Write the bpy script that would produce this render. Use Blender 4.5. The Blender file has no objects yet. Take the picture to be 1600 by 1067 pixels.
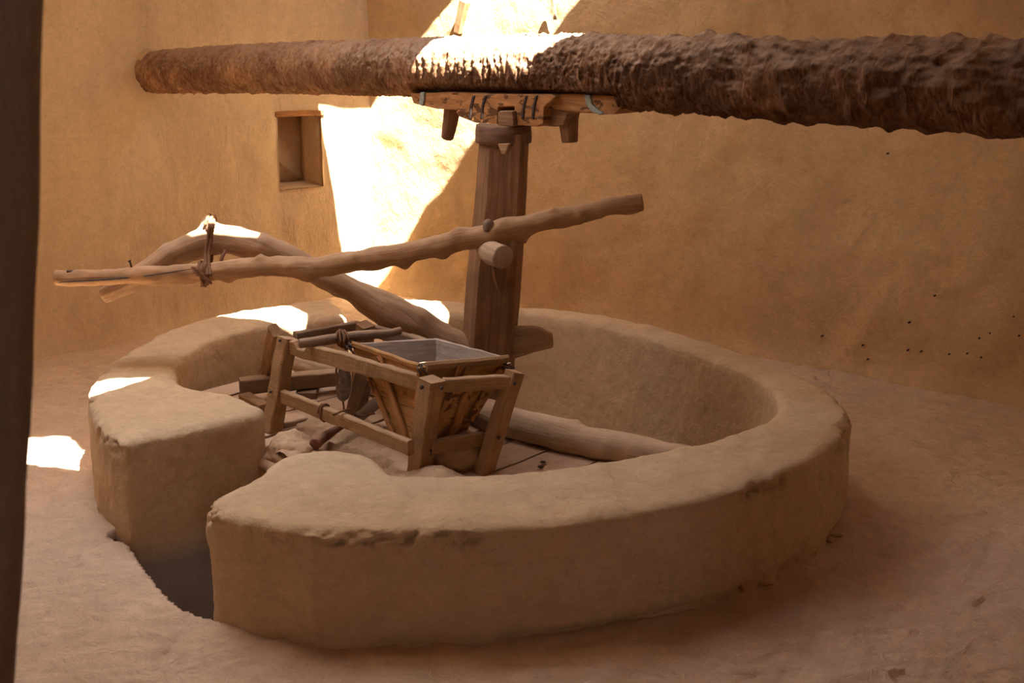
import bpy, bmesh, math, random
import numpy as np
from mathutils import Vector, Matrix, geometry
random.seed(7); rng = np.random.default_rng(7)
S = bpy.context.scene
COL = S.collection
PI = math.pi

# ------------------------------------------------------------------ camera, sky, sun, exposure
F_PX = 2200.0; PITCH = math.radians(15.0)
CAM = np.array([.45, -7.9, 2.945])
cam = bpy.data.cameras.new('camera'); cam.sensor_width = 36; cam.lens = F_PX/1600*36
cam.clip_start = .05; cam.clip_end = 200
cam.dof.use_dof = True; cam.dof.focus_distance = 8.0; cam.dof.aperture_fstop = 9.0
camo = bpy.data.objects.new('camera', cam); COL.objects.link(camo)
camo.location = CAM; camo.rotation_euler = (math.radians(90)-PITCH, 0, 0)
S.camera = camo
SUN_AZ, SUN_EL = math.radians(-55), math.radians(60)
SV = np.array([math.cos(SUN_AZ)*math.cos(SUN_EL), math.sin(SUN_AZ)*math.cos(SUN_EL), math.sin(SUN_EL)])
sun = bpy.data.lights.new('sun', 'SUN'); sun.energy = 90; sun.angle = math.radians(.53); sun.color = (1, .93, .82)
suno = bpy.data.objects.new('sun', sun); COL.objects.link(suno)
suno.rotation_euler = Vector(SV).to_track_quat('Z', 'Y').to_euler(); suno.location = (3, -5, 9)
w = bpy.data.worlds.new('sky'); S.world = w; w.use_nodes = True
bg = w.node_tree.nodes['Background']; bg.inputs[0].default_value = (.90, .86, .90, 1); bg.inputs[1].default_value = 7.5
S.view_settings.view_transform = 'Standard'; S.view_settings.look = 'None'
S.view_settings.gamma = 1; S.view_settings.use_curve_mapping = False
S.view_settings.exposure = -0.15
try:
    S.cycles.use_denoising = True
    S.cycles.max_bounces = 10; S.cycles.diffuse_bounces = 8
    S.cycles.sample_clamp_indirect = 12
except Exception: pass

# ------------------------------------------------------------------ helpers
def ray(x, y):
    u = (x-800)/F_PX; v = -(y-533.5)/F_PX
    return np.array([u, math.cos(PITCH)+v*math.sin(PITCH), -math.sin(PITCH)+v*math.cos(PITCH)])
def uz(x, y, z): d = ray(x, y); return CAM+(z-CAM[2])/d[2]*d
def uy(x, y, Y): d = ray(x, y); return CAM+(Y-CAM[1])/d[1]*d

def _h(ix, iy, iz, s):
    n = (ix*374761393+iy*668265263+iz*2147483647+s*974634777) & 0xffffffff
    n = ((n ^ (n >> 13))*1274126177) & 0xffffffff
    n = n ^ (n >> 16)
    return (n & 0xffff)/32767.5-1.0
def vnoise(P, sc=1.0, seed=0):
    P = np.asarray(P, float)*sc
    I = np.floor(P).astype(np.int64); Fr = P-I; Fr = Fr*Fr*(3-2*Fr)
    r = 0
    for dx in (0, 1):
        for dy in (0, 1):
            for dz in (0, 1):
                wgt = (Fr[:, 0] if dx else 1-Fr[:, 0])*(Fr[:, 1] if dy else 1-Fr[:, 1])*(Fr[:, 2] if dz else 1-Fr[:, 2])
                r = r+wgt*_h(I[:, 0]+dx, I[:, 1]+dy, I[:, 2]+dz, seed)
    return r
def fbm(P, sc, octv=3, seed=0, gain=.5):
    a = 1; r = 0
    for o in range(octv):
        r = r+a*vnoise(P, sc*2.03**o, seed+o*7); a *= gain
    return r
def sstep(a, b, x):
    t = np.clip((x-a)/(b-a), 0, 1); return t*t*(3-2*t)

def mesh_obj(name, V, Fc, mat, parent=None, uvs=None, smooth=True, loc=None):
    me = bpy.data.meshes.new(name)
    V = np.asarray(V, float)
    if loc is not None: V = V-np.asarray(loc)
    me.from_pydata(V.tolist(), [], [list(map(int, f)) for f in Fc] if not isinstance(Fc, list) else Fc)
    if uvs is not None:
        ul = me.uv_layers.new(name='uv')
        li = np.empty(len(me.loops), dtype=np.int32); me.loops.foreach_get('vertex_index', li)
        ul.data.foreach_set('uv', np.asarray(uvs, dtype=np.float32)[li].ravel())
    if smooth: me.polygons.foreach_set('use_smooth', [True]*len(me.polygons))
    me.materials.append(mat); me.update()
    o = bpy.data.objects.new(name, me); COL.objects.link(o)
    if loc is not None: o.location = loc
    if parent is not None:
        o.parent = parent; o.location = Vector(o.location)-par_world(parent)
    return o
def par_world(p):
    v = Vector((0, 0, 0))
    while p is not None: v = v+Vector(p.location); p = p.parent
    return v
def tag(o, label=None, cat=None, group=None, kind=None):
    if label: o['label'] = label
    if cat: o['category'] = cat
    if group: o['group'] = group
    if kind: o['kind'] = kind
    return o
def thing(name, loc, label, cat, group=None):
    o = bpy.data.objects.new(name, None); o.empty_display_size = .1; COL.objects.link(o)
    o.location = loc; return tag(o, label, cat, group)

def grid_faces(nu, nv, closed_u=False):
    Fc = []
    for j in range(nv-1):
        for i in range(nu if closed_u else nu-1):
            a = j*nu+i; b = j*nu+(i+1) % nu
            Fc.append((a, b, b+nu, a+nu))
    return Fc

def catmull(P, n):
    P = np.asarray(P, float)
    if len(P) == 2: return P[0]+(P[1]-P[0])*np.linspace(0, 1, n)[:, None]
    Q = np.vstack([2*P[0]-P[1], P, 2*P[-1]-P[-2]])
    L = np.r_[0, np.cumsum(np.linalg.norm(np.diff(P[:, :3], axis=0), axis=1))]
    t = np.linspace(0, L[-1], n); out = []
    for x in t:
        k = min(max(np.searchsorted(L, x, 'right')-1, 0), len(P)-2)
        u = (x-L[k])/(L[k+1]-L[k]+1e-9); a, b, c, d = Q[k:k+4]
        out.append(.5*((2*b)+(-a+c)*u+(2*a-5*b+4*c-d)*u*u+(-a+3*b-3*c+d)*u**3))
    return np.array(out)

def log(name, pts, radii, mat, parent=None, seg=24, step=.03, rough=.0, rsc=6, cap=True, seed=0, flat=1.0, knots=(), loc=None, ridges=None, capmat=None):
    """round timber along a path; radius noise gives bumps; flat squashes the vertical axis"""
    A = np.c_[np.asarray(pts, float), np.asarray(radii, float)]
    L = np.linalg.norm(np.diff(A[:, :3], axis=0), axis=1).sum()
    n = max(3, int(L/step)); A = catmull(A, n)
    C, R = A[:, :3], A[:, 3]
    T = np.gradient(C, axis=0); T /= np.linalg.norm(T, axis=1)[:, None]
    up = np.array([0, 0, 1.0]) if abs(T[0][2]) < .9 else np.array([1.0, 0, 0])
    side = np.cross(T, up); side /= np.linalg.norm(side, axis=1)[:, None]
    nrm = np.cross(side, T)
    th0 = 0 if (side*(C-CAM)).sum(1).mean() > 0 else PI      # texture seam on the side turned from the photographer
    th = np.linspace(0, 2*PI, seg, endpoint=False)+th0
    s = np.linspace(0, L, n)
    V = []; UV = []
    dirs = side[:, None, :]*np.cos(th)[None, :, None]+nrm[:, None, :]*np.sin(th)[None, :, None]*flat
    base = C[:, None, :]+dirs*R[:, None, None]
    disp = np.zeros((n, seg))
    if rough:
        disp += rough*fbm(base.reshape(-1, 3)+seed*3.1, rsc, 3, seed).reshape(n, seg)
    for (ks, kt, kh, kr) in knots:
        d2 = ((s[:, None]-ks*L)**2+((np.angle(np.exp(1j*(th[None, :]-kt))))*R[:, None])**2)
        disp += kh*np.exp(-d2/kr**2)
    if ridges is not None: disp += ridges(base, s, th)
    V = (base+dirs*disp[:, :, None]).reshape(-1, 3)
    UV = np.stack(np.broadcast_arrays((th[None, :]-th0)*R.mean(), s[:, None]), -1).reshape(-1, 2)
    Fc = grid_faces(seg, n, True)
    if cap:
        b = len(V)
        rings = []
        for (k, sg) in ((0, -1), (n-1, 1)):
            rim = V[k*seg:(k+1)*seg]; c = rim.mean(0)
            inn = c+(rim-c)*.86+T[k]*sg*min(.006, R[k]*.12)
            st = len(V); V = np.vstack([V, inn, (c+T[k]*sg*min(.006, R[k]*.12))[None]])
            UV = np.vstack([UV, (rim-c)[:, :2]*1.0, [[0, 0]]])
            for i in range(seg):
                j = (i+1) % seg
                q = [k*seg+i, k*seg+j, st+j, st+i]; t3 = [st+i, st+j, st+seg]
                if sg < 0: q = q[::-1]; t3 = t3[::-1]
                Fc.append(tuple(q)); Fc.append(tuple(t3))
    return mesh_obj(name, V, Fc, mat, parent, UV, loc=loc if loc is not None else C[0])

def timber(name, p0, p1, w, h, mat, parent=None, up=(0, 0, 1), taper=1.0, jit=.004, seed=0, bend=0, bev=.006, step=.06, notch=None):
    """hewn squared timber: w across, h along 'up'; edges worn and slightly wavy"""
    p0 = np.asarray(p0, float); p1 = np.asarray(p1, float); D = p1-p0; L = np.linalg.norm(D); T = D/L
    up = np.asarray(up, float); sd = np.cross(T, up); sd /= np.linalg.norm(sd); nn = np.cross(sd, T)
    n = max(4, int(L/step)+1)
    prof = []; b = bev
    for (cx, cy) in ((1, 1), (-1, 1), (-1, -1), (1, -1)):
        if cx*cy > 0: prof += [(cx*w/2, cy*(h/2-b)), (cx*(w/2-b), cy*h/2)]
        else: prof += [(cx*(w/2-b), cy*h/2), (cx*w/2, cy*(h/2-b))]
    prof = np.array(prof); m = len(prof)
    t = np.linspace(0, 1, n); V = []; UV = []
    per = np.r_[0, np.cumsum(np.linalg.norm(np.diff(np.vstack([prof, prof[:1]]), axis=0), axis=1))][:m]
    for k, x in enumerate(t):
        sc = 1+(taper-1)*x
        c = p0+D*x+nn*bend*math.sin(PI*x)
        for q, (a, bb) in enumerate(prof):
            V.append(c+sd*a*sc+nn*bb*sc); UV.append((per[q]+seed*.37, x*L+seed*1.3))
    V = np.array(V); UV = np.array(UV)
    N = np.stack([vnoise(V+seed*5.3+i*17, 9, 3+i) for i in range(3)], 1)+.6*np.stack([vnoise(V+seed*5.3+i*17, 30, 13+i) for i in range(3)], 1)
    V = V+N*jit
    if notch:
        s0, s1, dep = notch
        for k, x in enumerate(t):
            if s0 < x < s1:
                for q in range(m):
                    if prof[q][1] > 0: V[k*m+q] -= nn*dep
    Fc = grid_faces(m, n, True)
    Fc.append(tuple(range(m))[::-1]); Fc.append(tuple(range((n-1)*m, n*m)))
    Fc = [tuple(f) for f in Fc]
    o = mesh_obj(name, V, Fc, mat, parent, UV, smooth=False, loc=p0)
    return o

def box_between(name, quad0, quad1, mat, parent=None, seed=0, jit=.0, nu=6):
    """solid between two quads (4 pts each): used for planks; quad0 outer face, quad1 inner face"""
    q0 = np.asarray(quad0, float); q1 = np.asarray(quad1, float)
    V = []; UV = []
    lw = np.linalg.norm(q0[1]-q0[0]); lh = np.linalg.norm(q0[3]-q0[0])
    for i in range(nu+1):
        t = i/nu
        for (q, e) in ((q0, 0), (q1, 1)):
            for j in (0, 1):
                a = q[0]+(q[1]-q[0])*t; b = q[3]+(q[2]-q[3])*t
                V.append(a if j == 0 else b); UV.append(((lh*j+.03*e)+seed*.41, t*lw+seed*1.7))
    V = np.array(V)
    if jit:
        V += jit*np.stack([vnoise(V+seed*3.3+i*11, 14, i) for i in range(3)], 1)
    Fc = []
    for i in range(nu):
        a = i*4; b = a+4
        Fc += [(a, b, b+1, a+1), (a+2, a+3, b+3, b+2), (a, a+2, b+2, b), (a+1, b+1, b+3, a+3)]
    Fc += [(0, 1, 3, 2), (nu*4, nu*4+2, nu*4+3, nu*4+1)]
    o = mesh_obj(name, V, Fc, mat, parent, UV, smooth=False, loc=q0.mean(0))
    bm = bmesh.new(); bm.from_mesh(o.data); bmesh.ops.recalc_face_normals(bm, faces=bm.faces); bm.to_mesh(o.data); bm.free()
    return o

def nail(name, p, d, mat, parent, r=.011, L=.012):
    p = np.asarray(p, float); d = np.asarray(d, float); d = d/np.linalg.norm(d)
    return log(name, [p-d*.01, p+d*L*.6, p+d*L], [r, r, r*.55], mat, parent, seg=8, step=.008)

def rope(name, pts, r, mat, parent=None, twist=True, seed=0):
    o = log(name, pts, [r]*len(pts), mat, parent, seg=8, step=max(.006, r*.9), rough=r*.35, rsc=1.2/r, seed=seed)
    return o
def coil(c, ax, R1, R2, turns, pitch, seed=0, wob=.12):
    """points winding round an axis 'ax' with radii R1 (side) and R2 (up)"""
    r_ = random.Random(seed)
    ax = Vector(ax).normalized(); sd = ax.cross(Vector((0, 0, 1))).normalized(); up = sd.cross(ax)
    P = []
    n = int(turns*12)
    for i in range(n+1):
        a = 2*PI*i/12
        q = Vector(c)+ax*pitch*(i/12-turns/2)+sd*math.cos(a)*R1*(1+r_.uniform(-wob, wob))+up*math.sin(a)*R2*(1+r_.uniform(-wob, wob))
        P.append(tuple(q))
    return P

# ------------------------------------------------------------------ materials
def newmat(name):
    m = bpy.data.materials.new(name); m.use_nodes = True; nt = m.node_tree
    return m, nt, nt.nodes['Principled BSDF']
def N(nt, typ, **kw):
    n = nt.nodes.new(typ)
    for k, v in kw.items():
        if k in n.inputs: n.inputs[k].default_value = v
        else: setattr(n, k, v)
    return n
def ramp(nt, fac, stops):
    r = nt.nodes.new('ShaderNodeValToRGB'); e = r.color_ramp.elements
    while len(e) > 1: e.remove(e[0])
    e[0].position = stops[0][0]; e[0].color = (*stops[0][1], 1)
    for p, c in stops[1:]:
        x = e.new(p); x.color = (*c, 1)
    nt.links.new(fac, r.inputs[0]); return r.outputs[0]
def mixc(nt, fac, a, b, mode='MIX'):
    m = nt.nodes.new('ShaderNodeMix'); m.data_type = 'RGBA'; m.blend_type = mode
    if hasattr(fac, 'links') or not isinstance(fac, (int, float)): nt.links.new(fac, m.inputs[0])
    else: m.inputs[0].default_value = fac
    for v, i in ((a, 6), (b, 7)):
        if isinstance(v, tuple): m.inputs[i].default_value = (*v, 1)
        else: nt.links.new(v, m.inputs[i])
    return m.outputs[2]
def mapped(nt, src, scale):
    mp = nt.nodes.new('ShaderNodeMapping'); mp.inputs['Scale'].default_value = scale
    nt.links.new(src, mp.inputs[0]); return mp.outputs[0]
def noise(nt, vec, sc, det=4, rough=.55, dist=0.):
    n = N(nt, 'ShaderNodeTexNoise', Scale=sc, Detail=det, Roughness=rough, Distortion=dist)
    nt.links.new(vec, n.inputs['Vector']); return n.outputs['Fac']
def math_(nt, op, a, b=None):
    m = nt.nodes.new('ShaderNodeMath'); m.operation = op
    for v, i in ((a, 0), (b, 1)):
        if v is None: continue
        if isinstance(v, (int, float)): m.inputs[i].default_value = v
        else: nt.links.new(v, m.inputs[i])
    return m.outputs[0]
def bumps(nt, bsdf, layers):
    """layers: list of (height socket, distance)"""
    prev = None
    for h, d in layers:
        b = nt.nodes.new('ShaderNodeBump'); b.inputs['Distance'].default_value = d; b.inputs['Strength'].default_value = 1
        nt.links.new(h, b.inputs['Height'])
        if prev: nt.links.new(prev, b.inputs['Normal'])
        prev = b.outputs[0]
    nt.links.new(prev, bsdf.inputs['Normal'])

def mud(name, c0, c1, c2, streak=(1, 1, 1), bump=.006, grit=.0015, speck=0.0, rough=.95, crack=0.0):
    m, nt, b = newmat(name)
    P = N(nt, 'ShaderNodeNewGeometry').outputs['Position']
    big = noise(nt, P, 1.1, 5, .6, .4)
    col = ramp(nt, big, [(.3, c0), (.5, c1), (.7, c2)])
    st = noise(nt, mapped(nt, P, streak), 5, 5, .6, .3)
    col = mixc(nt, ramp(nt, st, [(.3, (.62, .62, .62)), (.65, (.0, .0, .0))]), col, tuple(x*.80 for x in c0))
    fine = noise(nt, P, 60, 4, .7)
    if crack:
        cn = noise(nt, mapped(nt, P, (1, 1, 2.2)), 1.7, 5, .6, .5)
        ln = math_(nt, 'LESS_THAN', math_(nt, 'ABSOLUTE', math_(nt, 'SUBTRACT', cn, .5)), crack)
        ln = math_(nt, 'MULTIPLY', ln, math_(nt, 'GREATER_THAN', noise(nt, P, 1.3, 3), .58))
        col = mixc(nt, math_(nt, 'MULTIPLY', ln, .55), col, tuple(x*.45 for x in c0))
    md = noise(nt, mapped(nt, P, (1, 1, 1.3)), 17, 5, .7, .8)
    col = mixc(nt, ramp(nt, md, [(.34, (.45,)*3), (.50, (0, 0, 0))]), col, tuple(x*.72 for x in c0))
    col = mixc(nt, ramp(nt, md, [(.54, (0, 0, 0)), (.70, (.35,)*3)]), col, tuple(min(.9, x*1.18) for x in c2))
    col = mixc(nt, math_(nt, 'MULTIPLY', fine, .38), col, tuple(min(1, x*1.25) for x in c2))
    if speck:
        v = N(nt, 'ShaderNodeTexVoronoi', Scale=22.0); nt.links.new(P, v.inputs['Vector'])
        sp = math_(nt, 'LESS_THAN', v.outputs['Distance'], speck)
        keep = math_(nt, 'GREATER_THAN', noise(nt, P, 3, 2), .62)
        col = mixc(nt, math_(nt, 'MULTIPLY', sp, keep), col, (.62, .56, .48))
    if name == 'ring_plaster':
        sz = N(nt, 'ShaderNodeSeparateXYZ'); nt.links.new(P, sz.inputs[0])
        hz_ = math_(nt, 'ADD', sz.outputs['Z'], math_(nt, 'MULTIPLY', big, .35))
        col = mixc(nt, math_(nt, 'MULTIPLY', ramp(nt, hz_, [(.0, (.9,)*3), (.16, (0, 0, 0))]), math_(nt, 'LESS_THAN', sz.outputs['X'], -.6)), col, (.27, .26, .26))      # mixed towards grey low down, on the trench side only
    nt.links.new(col, b.inputs['Base Color']); b.inputs['Roughness'].default_value = rough
    b.inputs['Specular IOR Level'].default_value = .15
    mid = noise(nt, mapped(nt, P, streak), 7, 6, .6, .6)
    bumps(nt, b, [(mid, bump), (fine, grit)])
    return m
M = {}
M['wall'] = mud('wall_plaster', (.56, .41, .245), (.62, .46, .28), (.68, .51, .32), (1, 1, .45), .022, .0035)
M['wall_r'] = mud('wall_plaster_right', (.54, .375, .19), (.60, .42, .22), (.66, .47, .26), (1, 1, .8), .018, .004, crack=.0025)
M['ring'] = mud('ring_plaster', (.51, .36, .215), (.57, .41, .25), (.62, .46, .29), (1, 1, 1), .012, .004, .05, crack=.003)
M['floor'] = mud('earth_floor', (.55, .395, .27), (.61, .445, .31), (.66, .49, .35), (1, 1, 1), .034, .006)
M['mound'] = mud('mud_mound', (.46, .30, .18), (.54, .36, .22), (.60, .42, .27), (1, 1, 1), .016, .003)
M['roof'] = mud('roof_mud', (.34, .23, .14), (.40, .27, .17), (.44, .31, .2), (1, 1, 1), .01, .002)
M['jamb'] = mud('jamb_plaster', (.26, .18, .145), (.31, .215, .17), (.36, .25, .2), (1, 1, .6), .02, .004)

def wood(name, dark, mid, light, grain=(60, 3), dust=.5, dustcol=(.52, .35, .21), bump=.003, cut=0, dark_patch=.0):
    m, nt, b = newmat(name)
    uv = N(nt, 'ShaderNodeTexCoord').outputs['UV']
    g = N(nt, 'ShaderNodeNewGeometry')
    gr = noise(nt, mapped(nt, uv, (grain[0], grain[1], 1)), 1, 6, .65, .8)
    col = ramp(nt, gr, [(.28, dark), (.5, mid), (.72, light)])
    big = noise(nt, g.outputs['Position'], 5, 4, .6, .5)
    col = mixc(nt, ramp(nt, big, [(.38, (.55,)*3), (.62, (0, 0, 0))]), col, tuple(x*.62 for x in mid))
    if dark_patch:
        dp = noise(nt, mapped(nt, uv, (14, 5, 1)), 1, 4, .6, 1.2)
        col = mixc(nt, ramp(nt, dp, [(.56, (0, 0, 0)), (.60, (dark_patch,)*3)]), col, tuple(x*.4 for x in dark))
    sx = N(nt, 'ShaderNodeSeparateXYZ'); nt.links.new(g.outputs['Normal'], sx.inputs[0])
    dn = math_(nt, 'MULTIPLY', ramp(nt, sx.outputs['Z'], [(.55, (0, 0, 0)), (1.0, (1, 1, 1))]), dust)
    dn = math_(nt, 'MULTIPLY', dn, ramp(nt, noise(nt, g.outputs['Position'], 18, 4), [(.3, (.5,)*3), (.55, (1, 1, 1))]))
    col = mixc(nt, dn, col, dustcol)
    nt.links.new(col, b.inputs['Base Color']); b.inputs['Roughness'].default_value = .78
    b.inputs['Specular IOR Level'].default_value = .25
    lay = [(gr, bump), (noise(nt, g.outputs['Position'], 90, 3), .001)]
    if cut:
        cr = noise(nt, mapped(nt, uv, (4, 130, 1)), 1, 2, .5)
        lay.append((cr, cut))
    bumps(nt, b, lay)
    return m
M['post'] = wood('post_wood', (0.167, 0.081, 0.04), (0.279, 0.145, 0.071), (0.419, 0.229, 0.123), (34, 1.6), .35, bump=.004)
M['pole'] = wood('pole_wood', (0.308, 0.164, 0.079), (0.462, 0.262, 0.13), (0.616, 0.378, 0.197), (40, 3), .45, bump=.005)
M['branch'] = wood('branch_wood', (0.275, 0.157, 0.091), (0.427, 0.262, 0.151), (0.579, 0.379, 0.218), (26, 2.2), .5, bump=.006)
M['sawn'] = wood('sawn_wood', (0.264, 0.142, 0.062), (0.4, 0.228, 0.105), (0.527, 0.323, 0.161), (50, 3), .55, bump=.003, cut=.006)
M['sawn_dark'] = wood('weathered_wood', (0.173, 0.105, 0.068), (0.258, 0.167, 0.111), (0.37, 0.246, 0.167), (50, 3), .55, bump=.004)
M['plank'] = wood('hopper_wood', (0.264, 0.115, 0.033), (0.462, 0.225, 0.07), (0.616, 0.334, 0.117), (45, 3), .45, bump=.004, dark_patch=.6)
M['block'] = wood('block_wood', (0.265, 0.113, 0.038), (0.464, 0.216, 0.075), (0.608, 0.308, 0.113), (40, 4), .3, bump=.005, dark_patch=.9)
M['dustwood'] = wood('dusty_log_wood', (.34, .22, .13), (.46, .31, .19), (.56, .40, .26), (30, 2), .85, (.57, .39, .26), bump=.006)
M['platform'] = wood('dusty_plank_wood', (.40, .26, .16), (.50, .34, .22), (.58, .40, .27), (20, 2), .9, (.58, .40, .265), bump=.004)
M['club'] = wood('reddish_wood', (0.143, 0.058, 0.039), (0.221, 0.091, 0.058), (0.325, 0.143, 0.091), (40, 3), .3)

def plain(name, c, rough=.7, metal=0, bump=.002, sc=60):
    m, nt, b = newmat(name)
    P = N(nt, 'ShaderNodeNewGeometry').outputs['Position']
    n = noise(nt, P, sc, 4, .6)
    nt.links.new(ramp(nt, n, [(.3, tuple(x*.65 for x in c)), (.7, tuple(min(1, x*1.3) for x in c))]), b.inputs['Base Color'])
    b.inputs['Roughness'].default_value = rough; b.inputs['Metallic'].default_value = metal
    bumps(nt, b, [(n, bump)]); return m
M['grey_plank'] = wood('grey_plank_wood', (.26, .20, .16), (.37, .29, .23), (.48, .38, .31), (40, 2.5), .6, (.54, .42, .33), bump=.004)
M['iron'] = plain('rusty_iron', (.075, .05, .042), .6, .5)
M['strap'] = plain('grey_green_strap', (.30, .33, .27), .55, .3, .001)
M['rope'] = plain('palm_fibre_rope', (.22, .10, .045), .9, 0, .003, 160)
M['stone'] = plain('grey_stone', (.26, .22, .19), .85, 0, .004, 40)
M['straw'] = plain('straw', (.34, .24, .13), .9, 0, .001)
M['collar'] = wood('collar_wood', (0.13, 0.072, 0.042), (0.208, 0.117, 0.072), (0.286, 0.169, 0.104), (6, 30), .3)

def bark_mat():
    m, nt, b = newmat('palm_bark')
    g = N(nt, 'ShaderNodeNewGeometry'); uv = N(nt, 'ShaderNodeTexCoord').outputs['UV']
    gr = noise(nt, mapped(nt, uv, (9, 26, 1)), 1, 7, .7, 1.6)
    col = ramp(nt, gr, [(.28, (.14, .065, .03)), (.46, (.40, .20, .095)), (.58, (.60, .34, .17)), (.75, (.72, .47, .27))])
    big = noise(nt, g.outputs['Position'], 2.6, 5, .65, .7)
    col = mixc(nt, ramp(nt, big, [(.42, (.6,)*3), (.6, (0, 0, 0))]), col, (.10, .042, .022))
    sx = N(nt, 'ShaderNodeSeparateXYZ'); nt.links.new(g.outputs['Normal'], sx.inputs[0])
    dn = math_(nt, 'MULTIPLY', ramp(nt, sx.outputs['Z'], [(.05, (0, 0, 0)), (.75, (1, 1, 1))]),
               ramp(nt, noise(nt, mapped(nt, uv, (9, 12, 1)), 1, 5, .65), [(.34, (.2,)*3), (.55, (.85,)*3)]))
    uvs = N(nt, 'ShaderNodeSeparateXYZ'); nt.links.new(uv, uvs.inputs[0])
    lf = ramp(nt, math_(nt, 'DIVIDE', uvs.outputs['Y'], 9.5), [(.30, (1.0, 1.0, 1.0)), (.55, (.62, .58, .56)), (.85, (.46, .40, .38))])
    col = mixc(nt, 1.0, col, lf, 'MULTIPLY')
    col = mixc(nt, dn, col, (.54, .38, .26))
    nt.links.new(col, b.inputs['Base Color']); b.inputs['Roughness'].default_value = .9
    b.inputs['Specular IOR Level'].default_value = .2
    bumps(nt, b, [(gr, .02), (noise(nt, g.outputs['Position'], 45, 5, .7), .008)])
    return m
M['bark'] = bark_mat()

# ------------------------------------------------------------------ structure: walls, roof, floor
ROOF_Z = 4.0
WL = [(-6.6, -.9), (-3.31, 2.51), (-2.7, 2.98), (-1.62, 4.28), (-1.22, 4.69), (-.84, 4.95)]
# the left wall as one smooth line with the corner at (-.84, 4.95)
WL = [(-6.6, -.6), (-3.31, 2.50), (-2.7, 3.05), (-1.60, 4.40), (-1.24, 4.68), (-.84, 4.95)]
WR = [(-.84, 4.95), (-.03, 4.38), (2.55, 2.57), (2.87, 2.32), (3.25, 1.99), (3.99, 1.38), (7.0, -1.0)]

def polyline(P, x):
    P = np.asarray(P, float); L = np.r_[0, np.cumsum(np.linalg.norm(np.diff(P, axis=0), axis=1))]
    return np.stack([np.interp(x, L, P[:, 0]), np.interp(x, L, P[:, 1])], 1), L
def wall(name, P, svals, zvals, mat, amp, seed, niche=None, soften=True, dens=None):
    """plaster wall surface as displaced grid along a floor line, facing the room (right-hand side of P flips)"""
    base, L = polyline(P, svals)
    # smooth the line a little so that kinks become curves
    if soften:
        f = np.linspace(-.35, .35, 9); base = sum(polyline(P, np.clip(svals+d, svals[0], svals[-1]))[0] for d in f)/9
        wgt = (sstep(0, .35, svals-svals[0])*sstep(0, .35, svals[-1]-svals))[:, None]
        base = base*wgt+polyline(P, svals)[0]*(1-wgt)
    T = np.gradient(base, axis=0); T /= np.linalg.norm(T, axis=1)[:, None]
    nrm = np.stack([T[:, 1], -T[:, 0]], 1)          # into the room
    ns, nz = len(svals), len(zvals)
    Pw = np.zeros((nz, ns, 3)); Pw[:, :, 0] = base[None, :, 0]; Pw[:, :, 1] = base[None, :, 1]; Pw[:, :, 2] = zvals[:, None]
    fl = Pw.reshape(-1, 3)
    d = (amp*fbm(fl, 1.3, 3, seed)+amp*.28*fbm(fl, 6, 3, seed+5)+amp*.06*fbm(fl, 26, 2, seed+9)).reshape(nz, ns)
    d += (.05*np.exp(-np.maximum(zvals, 0)/.10))[:, None]     # base flares out into the floor
    N3 = np.zeros((ns, 3)); N3[:, :2] = nrm
    Pd = Pw+N3[None]*d[:, :, None]
    V = Pd.reshape(-1, 3); Fc = []
    def inside(i, j):
        if not niche: return False
        s0, s1, z0, z1, _ = niche
        sm = (svals[i]+svals[i+1])/2; zm = (zvals[j]+zvals[j+1])/2
        return s0 < sm < s1 and z0 < zm < z1
    for j in range(nz-1):
        for i in range(ns-1):
            if inside(i, j): continue
            a = j*ns+i; Fc.append((a, a+1, a+ns+1, a+ns))
    if niche:
        s0, s1, z0, z1, dep = niche
        I = [i for i in range(ns) if s0-1e-6 <= svals[i] <= s1+1e-6]; J = [j for j in range(nz) if z0-1e-6 <= zvals[j] <= z1+1e-6]
        loop = [(i, J[0]) for i in I]+[(I[-1], j) for j in J[1:]]+[(i, J[-1]) for i in I[-2::-1]]+[(I[0], j) for j in J[-2:0:-1]]
        K = 6; m = len(loop); prev = [j*ns+i for i, j in loop]
        nn = N3[I[len(I)//2]]
        cen = np.array([V[k] for k in prev]).mean(0)
        ring0 = np.array([V[k] for k in prev])
        for k in range(1, K+1):
            p = ring0-nn*dep*k/K+(cen-ring0)*.10*k/K*np.array([1, 1, .6]); p = p+.006*np.stack([vnoise(p+9*q, 12, q) for q in range(3)], 1)
            st = len(V); V = np.vstack([V, p])
            cur = list(range(st, st+m))
            for q in range(m):
                r = (q+1) % m; Fc.append((prev[q], cur[q], cur[r], prev[r]))
            prev = cur
        Fc.append(tuple(prev))
    return V, Fc, base, N3
def cumL(P): return np.r_[0, np.cumsum(np.linalg.norm(np.diff(np.asarray(P, float), axis=0), axis=1))]
def dense(a, b, st): return np.linspace(a, b, max(2, int(round((b-a)/st))+1))

WL[-1] = (-.66, 5.07); WR[0] = (-1.02, 5.08)      # the two plaster faces run through each other at the corner
LL = cumL(WL)
sn0 = LL[3]+.01; sn1 = LL[4]-.01
zv = np.unique(np.r_[dense(-.9, -.05, .2), dense(-.05, 1.02, .03), dense(1.02, 1.665, .03), dense(1.665, 2.8, .03), dense(2.8, ROOF_Z, .2)].round(4))
sv = np.unique(np.r_[dense(0, LL[1]-.6, .15), dense(LL[1]-.6, sn0, .03), dense(sn0, sn1, .03), dense(sn1, LL[-1], .03)].round(4))
V, Fc, _, _ = wall('wall_left', WL, sv, zv, M['wall'], .022, 3, niche=(round(sn0, 4)-.001, round(sn1, 4)+.001, 1.02-.001, 1.665+.001, .34), soften=False)
wl = mesh_obj('wall_left', V, Fc, M['wall']); wl['kind'] = 'structure'
RL = cumL(WR)
sv = np.unique(np.r_[dense(0, RL[-2]+.6, .03), dense(RL[-2]+.6, RL[-1], .2)].round(4))
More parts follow.
